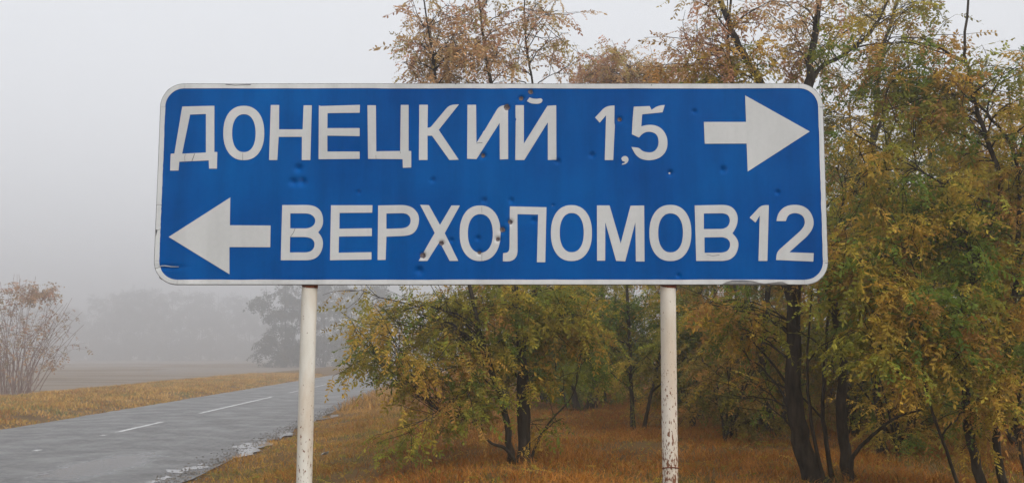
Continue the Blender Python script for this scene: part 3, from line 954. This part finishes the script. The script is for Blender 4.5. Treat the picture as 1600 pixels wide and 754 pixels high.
# --- tree at the right edge of the frame
YD = 9.6
b0 = G(1518, YD)
def Dp(px, py, dy=0): return at(px, py, YD + dy)
tree('locust_tree', 'leafy ochre locust tree filling the right edge of the picture', b0, [
    ([b0, Dp(1514, 680), Dp(1508, 600), Dp(1502, 520), Dp(1528, 400), Dp(1565, 300), Dp(1532, 190), Dp(1512, 110), Dp(1508, 60), Dp(1518, -60)], .05, .009),
    ([G(1550, YD + .1), Dp(1556, 690), Dp(1572, 560), Dp(1590, 400), Dp(1588, 250), Dp(1540, 175), Dp(1500, 150)], .045, .008),
    ([Dp(1508, 600), Dp(1470, 588, -.2), Dp(1430, 585, -.3), Dp(1400, 580, -.3)], .024, .006),
    ([Dp(1565, 320), Dp(1500, 300, -.2), Dp(1430, 262, -.3), Dp(1340, 212, -.4)], .014, .005),
    ([Dp(1590, 250, .2), Dp(1640, 100, .3), Dp(1660, 0, .3)], .03, .01),
    ([G(1484, YD - .1), Dp(1478, 700, -.2), Dp(1456, 640, -.3), Dp(1440, 560, -.3), Dp(1446, 470, -.3)], .02, .006),
    ([G(1592, YD - .2), Dp(1590, 680, -.2), Dp(1600, 580, -.2), Dp(1612, 480, -.2)], .025, .008),
  ], [
    (Dp(1480, 180), (.7, .8, .62), 22, 1.0),
    (Dp(1570, 170), (.5, .8, .7), 14, 1.0),
    (Dp(1420, 330, -.2), (.55, .7, .55), 16, 1.0),
    (Dp(1530, 400), (.7, .8, .55), 20, 1.1),
    (Dp(1395, 480, -.4), (.55, .5, .4), 20, 1.15), (Dp(1330, 430, -.3), (.3, .4, .5), 10, 1.0), (Dp(1440, 560, -.5), (.5, .4, .22), 10, 1.0),
    (Dp(1490, 520, -.2), (.55, .6, .35), 13, 1.0),
    (Dp(1575, 600, -.3), (.35, .5, .5), 14, 1.0),
    (Dp(1350, 240, -.2), (.3, .5, .4), 6, .7),
    (Dp(1650, 350), (.5, .8, 1.2), 12, .8),
    (Dp(1440, 350, .3), (.35, .5, .3), 9, 1.2, 'green'),
    (Dp(1560, 330, .2), (.4, .5, .3), 8, 1.2, 'green'),
    (Dp(1380, 110, .3), (.45, .6, .3), 8, .9, 'olive'),
  ], 58, 'ochre', twigs=7, twig_len=.42, per_twig=8, leaf=.2)

# --- slender dark stem between the two
YE = 13.5
b0 = G(1365, YE)
def Ep(px, py, dy=0): return at(px, py, YE + dy)
tree('locust_tree', 'slender dark-stemmed locust rising between the thick trunk and the right-edge tree', b0, [
    ([b0, Ep(1360, 500), Ep(1360, 280), Ep(1368, 180), Ep(1376, 90), Ep(1402, 0), Ep(1412, -60)], .06, .015),
    ([Ep(1364, 230), Ep(1385, 160), Ep(1400, 120)], .03, .008),
  ], [
    (Ep(1380, 60), (.8, .8, .6), 12, .5),
    (Ep(1345, 220), (.6, .8, .8), 13, 1.0),
    (Ep(1400, 360), (.9, .9, .9), 16, 1.1),
    (Ep(1350, 480), (.7, .8, .6), 10, 1.0),
  ], 64, 'dull', twigs=8, twig_len=.6, per_twig=8, leaf=.23)

# --- trees and scrub further into the shelter belt
def back_tree(px, Y, top, half, seed, label, pal, low=560, n=46, cat='tree', name='locust_tree', leaf=.3):
    b0 = G(px, Y)
    T = lambda x, y, dy=0: at(x, y, Y + dy)
    mid = (top + low) / 2
    tree(name, label, b0, [
        ([b0, T(px - 8, low - 20), T(px + 5, mid), T(px - 4, top + 30)], .09, .014),
        ([G(px + 12, Y), T(px + 30, low), T(px + half * .5, mid + 20), T(px + half * .45, top + 90)], .06, .012),
        ([G(px - 10, Y), T(px - 30, low), T(px - half * .5, mid + 40), T(px - half * .5, top + 110)], .05, .012),
      ], [
        (T(px, mid), (half * Y / FOCAL * .95, half * Y / FOCAL * .9, (low - top) / 2 * Y / FOCAL), int(n * .7), 1.1),
        (T(px, low - 40), (half * Y / FOCAL, half * Y / FOCAL, 60 * Y / FOCAL), int(n * .35), 1.2),
      ], seed, pal, twigs=7, twig_len=.75, per_twig=7, leaf=leaf, tpl=TPL, cat=cat)
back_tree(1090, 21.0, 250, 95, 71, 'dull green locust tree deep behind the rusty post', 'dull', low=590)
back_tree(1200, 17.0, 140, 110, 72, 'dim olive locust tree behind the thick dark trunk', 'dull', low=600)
back_tree(1330, 19.0, 130, 110, 73, 'greyish green locust tree far back between the trunks at right', 'green', low=610, n=68)
back_tree(1450, 16.0, 110, 120, 74, 'green-tinged locust tree behind the right-edge tree', 'green', low=600, n=70)
back_tree(1580, 15.0, 100, 120, 75, 'olive locust tree at the far right behind the edge tree', 'olive', low=610, n=64)
back_tree(900, 24.0, 330, 80, 76, 'small green locust tree seen past the right side of the middle tree', 'green', low=585)
back_tree(1690, 12.0, 60, 150, 77, 'locust tree just past the right edge with only its leaves in view', 'ochre', low=620)

GB = 'dim trees in the back row of the shelter belt'
bsrc = [o for o in col.objects if o.name.startswith('locust_tree') and o.parent is None][5:11]
def copy_tree(src, loc, rz, sc, label, group):
    r = src.copy(); col.objects.link(r); r.location = loc; r.rotation_euler = (0, 0, rz); r.scale = (sc, sc, sc)
    r['label'] = label; r['group'] = group
    for ch in list(src.children):
        c = ch.copy(); col.objects.link(c); c.parent = r
    return r
rp = random.Random(77)
for k, (px, Y, sc) in enumerate(((790, 25, 1.0), (850, 29, 1.15), (940, 28, 1.05), (1050, 27, 1.1), (1140, 26, 1.15), (1230, 25, 1.1), (1320, 27, 1.1), (1420, 24, 1.1), (1520, 24, 1.05), (1620, 23, 1.0))):
    copy_tree(bsrc[(k * 2 + k // 3) % 6], G(px, Y), rp.uniform(0, 6.2), sc, 'dim locust tree in the back row of the shelter belt', GB)

def scrub(px, Y, top, half, seed, label, pal, n=26):
    b0 = G(px, Y)
    T = lambda x, y, dy=0: at(x, y, Y + dy)
    h = (at(px, top, Y).z - b0.z)
    st = []
    rp = random.Random(seed)
    for k in range(7):
        e = b0 + Vector((rp.uniform(-1, 1) * half * Y / FOCAL * .8, rp.uniform(-.6, .6), h * rp.uniform(.6, .95)))
        st.append(([b0 + Vector((rp.uniform(-.1, .1), rp.uniform(-.1, .1), 0)), b0.lerp(e, .5) + Vector((0, 0, .1 * h)), e], .022, .006))
    c = b0 + Vector((0, 0, h * .52))
    tree('scrub_bush', label, b0, st, [(c, (half * Y / FOCAL, half * Y / FOCAL * .8, h * .45), n, 1.2)], seed, pal, twigs=7, twig_len=.55, per_twig=8, leaf=.22, cat='bush')
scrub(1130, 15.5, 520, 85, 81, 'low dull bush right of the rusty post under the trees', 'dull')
scrub(985, 27.0, 500, 70, 82, 'green and yellow bush left of the rusty post at the back of the clearing', 'green', 34)
scrub(1390, 13.5, 520, 95, 83, 'russet bush between the thick trunk and the right-edge tree', 'ochre')
scrub(1500, 17.0, 480, 120, 84, 'dim bush deep behind the right-edge tree', 'dull', 30)
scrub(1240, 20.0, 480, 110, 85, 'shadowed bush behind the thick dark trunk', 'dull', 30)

scrub(925, 25.0, 520, 70, 86, 'low olive bush right of the middle tree at the back of the clearing', 'olive', 24)
scrub(1075, 19.0, 510, 70, 87, 'olive bush just right of the rusty post, behind the low dull one', 'olive', 24)
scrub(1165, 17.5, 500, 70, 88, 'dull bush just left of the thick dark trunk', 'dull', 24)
scrub(860, 27.0, 510, 60, 89, 'small green bush half hidden by the middle tree', 'green', 20)
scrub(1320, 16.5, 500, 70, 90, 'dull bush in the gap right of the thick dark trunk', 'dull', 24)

# --- bare shrub on the far verge at the left
YS = 46.0
def shrub(px, Y, seed, label, nst, half, toppx, leafy):
    b0 = G(px, Y); b0.z = ground_z(b0.x, b0.y) - .05
    rp = random.Random(seed)
    st, ms = [], []
    for k in range(nst):
        a = rp.uniform(-1, 1)
        tp = at(px + a * half * (1.0 if abs(a) < .7 else 1.1), toppx + 60 * abs(a) ** 1.8 + rp.uniform(-8, 50), Y + rp.uniform(-1.3, 1.3))
        st0 = b0 + Vector((rp.uniform(-.55, .55) + a * .35, rp.uniform(-.3, .3), 0))
        md = st0.lerp(tp, .5) + Vector((-a * .35 + rp.gauss(0, .22), rp.gauss(0, .2), .15))
        st.append(([st0, st0.lerp(md, .5) + Vector((rp.uniform(-.1, .1), 0, 0)), md, tp], rp.uniform(.014, .036), .006))
    c = at(px, (toppx + 600) / 2 + 10, Y)
    ms.append((c, (half * Y / FOCAL, 1.5, 1.9), nst * 3, leafy))
    ms.append((at(px, toppx + 22, Y), (half * .95 * Y / FOCAL, 1.3, .35), 22, leafy * 5.5))
    tree('bare_shrub', label, b0, st, ms, seed, 'russet', twigs=7, twig_len=.6, per_twig=3, leaf=.24, bark='shrub_bark', tpl=TPL_FAR, cat='shrub', limb_r=1.3)
shrub(40, YS, 91, 'bare many-stemmed shrub with leaf tufts on top, across the road at left', 54, 84, 430, .22)
shrub(-58, YS - 1, 92, 'bare shrub cut by the left edge of the picture', 34, 75, 450, .2)

# --- trees swallowed by the fog
def fog_tree(px, Y, h, half, seed, label, group=None, n=44):
    b0 = G(px, Y)
    c = b0 + Vector((0, 0, h * .55))
    tree('fog_tree', label, b0, [
        ([b0, b0 + Vector((.1, 0, h * .3)), b0 + Vector((-.1, 0, h * .6)), b0 + Vector((.1, 0, h * .95))], .2, .04),
        ([b0 + Vector((.3, 0, 0)), b0 + Vector((half * .3, .2, h * .4)), b0 + Vector((half * .5, .3, h * .8))], .12, .03),
        ([b0 + Vector((-.3, 0, 0)), b0 + Vector((-half * .35, .2, h * .4)), b0 + Vector((-half * .55, .3, h * .75))], .12, .03)],
        [(c, (half, half, h * .45), n, 1.0), (b0 + Vector((0, 0, h * .16)), (half * 1.0, half, h * .16), n // 2, 1.2)],
        seed, 'grey', twigs=6, twig_len=1.3, per_twig=6, leaf=.75, tpl=TPL_FAR, group=group, limb_r=1.8)
GF = 'trees along the road dissolving in fog'
fog_tree(450, 175, 18.0, 6.4, 101, 'dark grey tree in the fog left of the left sign post', GF)
fog_tree(510, 182, 20, 6.8, 102, 'dark grey tree in the fog directly behind the left sign post', GF)
fog_tree(568, 170, 18, 6.0, 103, 'dark grey tree in the fog right of the left sign post', GF)
proto = fog_tree(478, 205, 20, 6.5, 104, 'grey tree deeper in the fog behind the roadside trees', GF)

src = [o for o in col.objects if o.name.startswith('fog_tree') and o.parent is None]
rp = random.Random(9)
for k, px in enumerate((100, 128, 150, 172, 192, 212, 232, 252, 275, 300, 322, 346, 372, 396, 420, 70, 30, -10)):
    Y = rp.uniform(370, 430)
    s = src[k % len(src)]
    sc = rp.uniform(1.4, 1.75) * (1.0 if px > 170 else .85)
    copy_tree(s, G(px, Y), rp.uniform(0, 6), sc, 'pale ghost of a tree in the fog across the field', 'pale trees in the fog across the field')

# ------------------------------------------------------------------ grass
def grass(name, label, pts, hts, cols_, width, seed, cat='grass'):
    rg = np.random.default_rng(seed)
    n = len(pts); pts = np.array(pts); hts = np.array(hts)
    an = rg.uniform(0, 2 * math.pi, n)
    side = np.stack([np.cos(an), np.sin(an), np.zeros(n)], -1) * (width * rg.uniform(.6, 1.3, n))[:, None]
    la = rg.uniform(0, 2 * math.pi, n); lean = np.stack([np.cos(la), np.sin(la), np.zeros(n)], -1) * (hts * np.abs(rg.normal(.95, .5, n)))[:, None]
    up = np.zeros((n, 3)); up[:, 2] = hts
    a, b2 = pts - side, pts + side
    m1 = pts + up * .6 + lean * .35
    c, d2 = m1 + side * .7, m1 - side * .7
    e = pts + up * .95 + lean
    V = np.stack([a, b2, c, d2, c, d2, e, e], 1)
    V = np.stack([a, b2, c, d2, e], 1).reshape(-1, 3)
    base = np.arange(n) * 5
    F = np.concatenate([np.stack([base, base + 1, base + 2], -1), np.stack([base, base + 2, base + 3], -1), np.stack([base + 3, base + 2, base + 4], -1)])
    C = np.repeat(np.array(cols_), 5, 0)
    return tag(link(name, np_mesh(name, V, F, False, C), M['grass']), label, cat, kind='stuff')

GC = np.array([(.44, .225, .045), (.50, .28, .075), (.36, .15, .03), (.30, .11, .022), (.40, .23, .04), (.24, .16, .035)])
def scatter(n, lat_rng, lon_fn, keep, hfun, seed, dark=0.0):
    rg = np.random.default_rng(seed); P, H, Cc = [], [], []
    while len(P) < n:
        la = rg.uniform(*lat_rng); lo = lon_fn(rg)
        x, y = xy(la, lo)
        if not keep(x, y, la): continue
        cl = noise.noise(Vector((x * .8, y * .8, 3)))
        if rg.random() > .55 + cl * .9: continue
        z = ground_z(x, y)
        h = hfun(la, cl) * rg.uniform(.5, 1.3)
        big = .6 * noise.noise(Vector((x * .35, y * .35, 11))) + .6 * noise.noise(Vector((x * 1.6, y * 1.1, 21)))
        k = int(np.clip(2.4 + big * 5 + rg.normal(0, 1.1), 0, 5))
        c = GC[[1, 0, 4, 2, 5, 3][k]] * rg.uniform(.7, 1.25)
        if noise.noise(Vector((x * .9, y * .6, 41))) > .33 and rg.random() < .6: c = np.array([.17, .16, .045]) * rg.uniform(.7, 1.2)
        if la > -1.0: c = c * np.array([.92, .72, .62])
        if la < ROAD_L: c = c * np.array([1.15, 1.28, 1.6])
        P.append((x, y, z - .01)); H.append(h); Cc.append(c)
    return P, H, Cc
def in_view(x, y, la): return y > 6.5 and abs(x) < .56 * y + 1.0
P, H, Cc = scatter(110000, (ROAD_R - .02, 9.5), lambda r: 6.5 + 26 * r.random() ** 1.6, in_view, lambda la, cl: .05 + .05 * sst(ROAD_R, ROAD_R + 1.5, la) + .10 * max(0, cl), 1)
grass('dry_grass', 'tawny dry grass on the verge behind the sign', P, H, Cc, .0055, 1)
P, H, Cc = scatter(16000, (ROAD_R + .05, 9), lambda r: 30 + 40 * r.random() ** 1.4, lambda x, y, la: abs(x) < .56 * y, lambda la, cl: .3, 2)
grass('distant_grass', 'dry grass further back along the road', P, H, Cc, .014, 2)
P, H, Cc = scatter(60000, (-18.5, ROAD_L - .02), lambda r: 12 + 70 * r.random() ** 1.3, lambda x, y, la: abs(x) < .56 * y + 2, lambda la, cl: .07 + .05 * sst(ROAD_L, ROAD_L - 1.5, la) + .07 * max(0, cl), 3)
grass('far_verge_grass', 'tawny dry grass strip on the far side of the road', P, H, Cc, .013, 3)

# loose stones along the crumbling edge of the asphalt
rg = np.random.default_rng(12); n = 3800
la = ROAD_R + rg.normal(-.12, .16, n); lo = 9 + 40 * rg.random(n) ** 1.6
sz = rg.uniform(.006, .02, n)
oct_ = np.array([(1, 0, 0), (-1, 0, 0), (0, 1, 0), (0, -1, 0), (0, 0, .7), (0, 0, -.7)])
of = np.array([(0, 2, 4), (2, 1, 4), (1, 3, 4), (3, 0, 4), (2, 0, 5), (1, 2, 5), (3, 1, 5), (0, 3, 5)])
cx = np.array([[*xy(a_, b_), 0] for a_, b_ in zip(la, lo)])
cx[:, 2] = [max(road_z(a_) if a_ < ROAD_R else -1, ground_z(p_[0], p_[1])) + .004 for a_, p_ in zip(la, cx)]
V = (cx[:, None, :] + oct_[None] * (sz[:, None] * rg.uniform(.6, 1.4, (n, 3)))[:, None, :]).reshape(-1, 3)
F = (np.arange(n)[:, None, None] * 6 + of[None]).reshape(-1, 3)
C = np.repeat(np.array([.2, .18, .16])[None] * rg.uniform(.45, 1.1, (n, 1)), 6, 0)
tag(link('gravel', np_mesh('gravel', V, F, False, C), M['stone']), 'loose gravel along the near edge of the asphalt', 'gravel', kind='stuff')

# fallen leaves among the grass
rg = np.random.default_rng(8); O, D, S, C = [], [], [], []
while len(O) < 6500:
    x, y = rg.uniform(-5, 8), 8 + 16 * rg.random() ** 1.5
    la, _ = latlon(x, y)
    if la < ROAD_R + .2 or abs(x) > .56 * y: continue
    O.append((x, y, ground_z(x, y) + rg.uniform(.02, .07))); a_ = rg.uniform(0, 6.3)
    D.append((math.cos(a_), math.sin(a_), rg.normal(0, .2))); S.append(rg.uniform(.08, .2))
    C.append(np.array(PAL['ochre'][int(rg.integers(0, 4))][0]) * rg.uniform(.6, 1.1))
V, F, Cc = fronds(O, D, S, C, rg, TPL)
tag(link('fallen_leaves', np_mesh('fallen_leaves', V, F, False, Cc), M['leaf']), 'fallen yellow leaves lying in the dry grass', 'leaves', kind='stuff')

# scrap of white litter lying in the grass by the left post
p = on_ground(507, 711, .16)
V = [(-.05, 0, 0), (0, .02, .035), (.045, .01, .01), (.06, .04, .05), (.0, .05, .0), (-.04, .045, .02)]
F = [(0, 1, 4), (0, 4, 5), (1, 2, 4), (1, 3, 2), (2, 3, 4), (0, 1, 5)]
o = link('paper_scrap', np_mesh('scrap', np.array(V), np.array(F)), M['white'])
o.location = (p.x, p.y, ground_z(p.x, p.y) + .1)
tag(o, 'small scrap of crumpled white paper lying in the dry grass', 'litter')

# ------------------------------------------------------------------ the fog itself
bm = bmesh.new()
bmesh.ops.create_cube(bm, size=1.0)
for v in bm.verts:
    v.co = Vector((v.co.x * 1320, v.co.y * 1320, -2.2 + (v.co.z + .5) * 39.2))
me = bpy.data.meshes.new('haze'); bm.to_mesh(me); bm.free()
m = bpy.data.materials.new('fog'); m.use_nodes = True
nt = m.node_tree
for n in list(nt.nodes): nt.nodes.remove(n)
o_ = nt.nodes.new('ShaderNodeOutputMaterial'); pv = nt.nodes.new('ShaderNodeVolumePrincipled')
pv.inputs['Color'].default_value = (.90, .905, .92, 1); pv.inputs['Density'].default_value = HAZE; pv.inputs['Anisotropy'].default_value = 0.7
nt.links.new(pv.outputs[0], o_.inputs['Volume'])
tag(link('haze', me, m), 'pale fog hanging over road and trees', 'fog', kind='stuff')
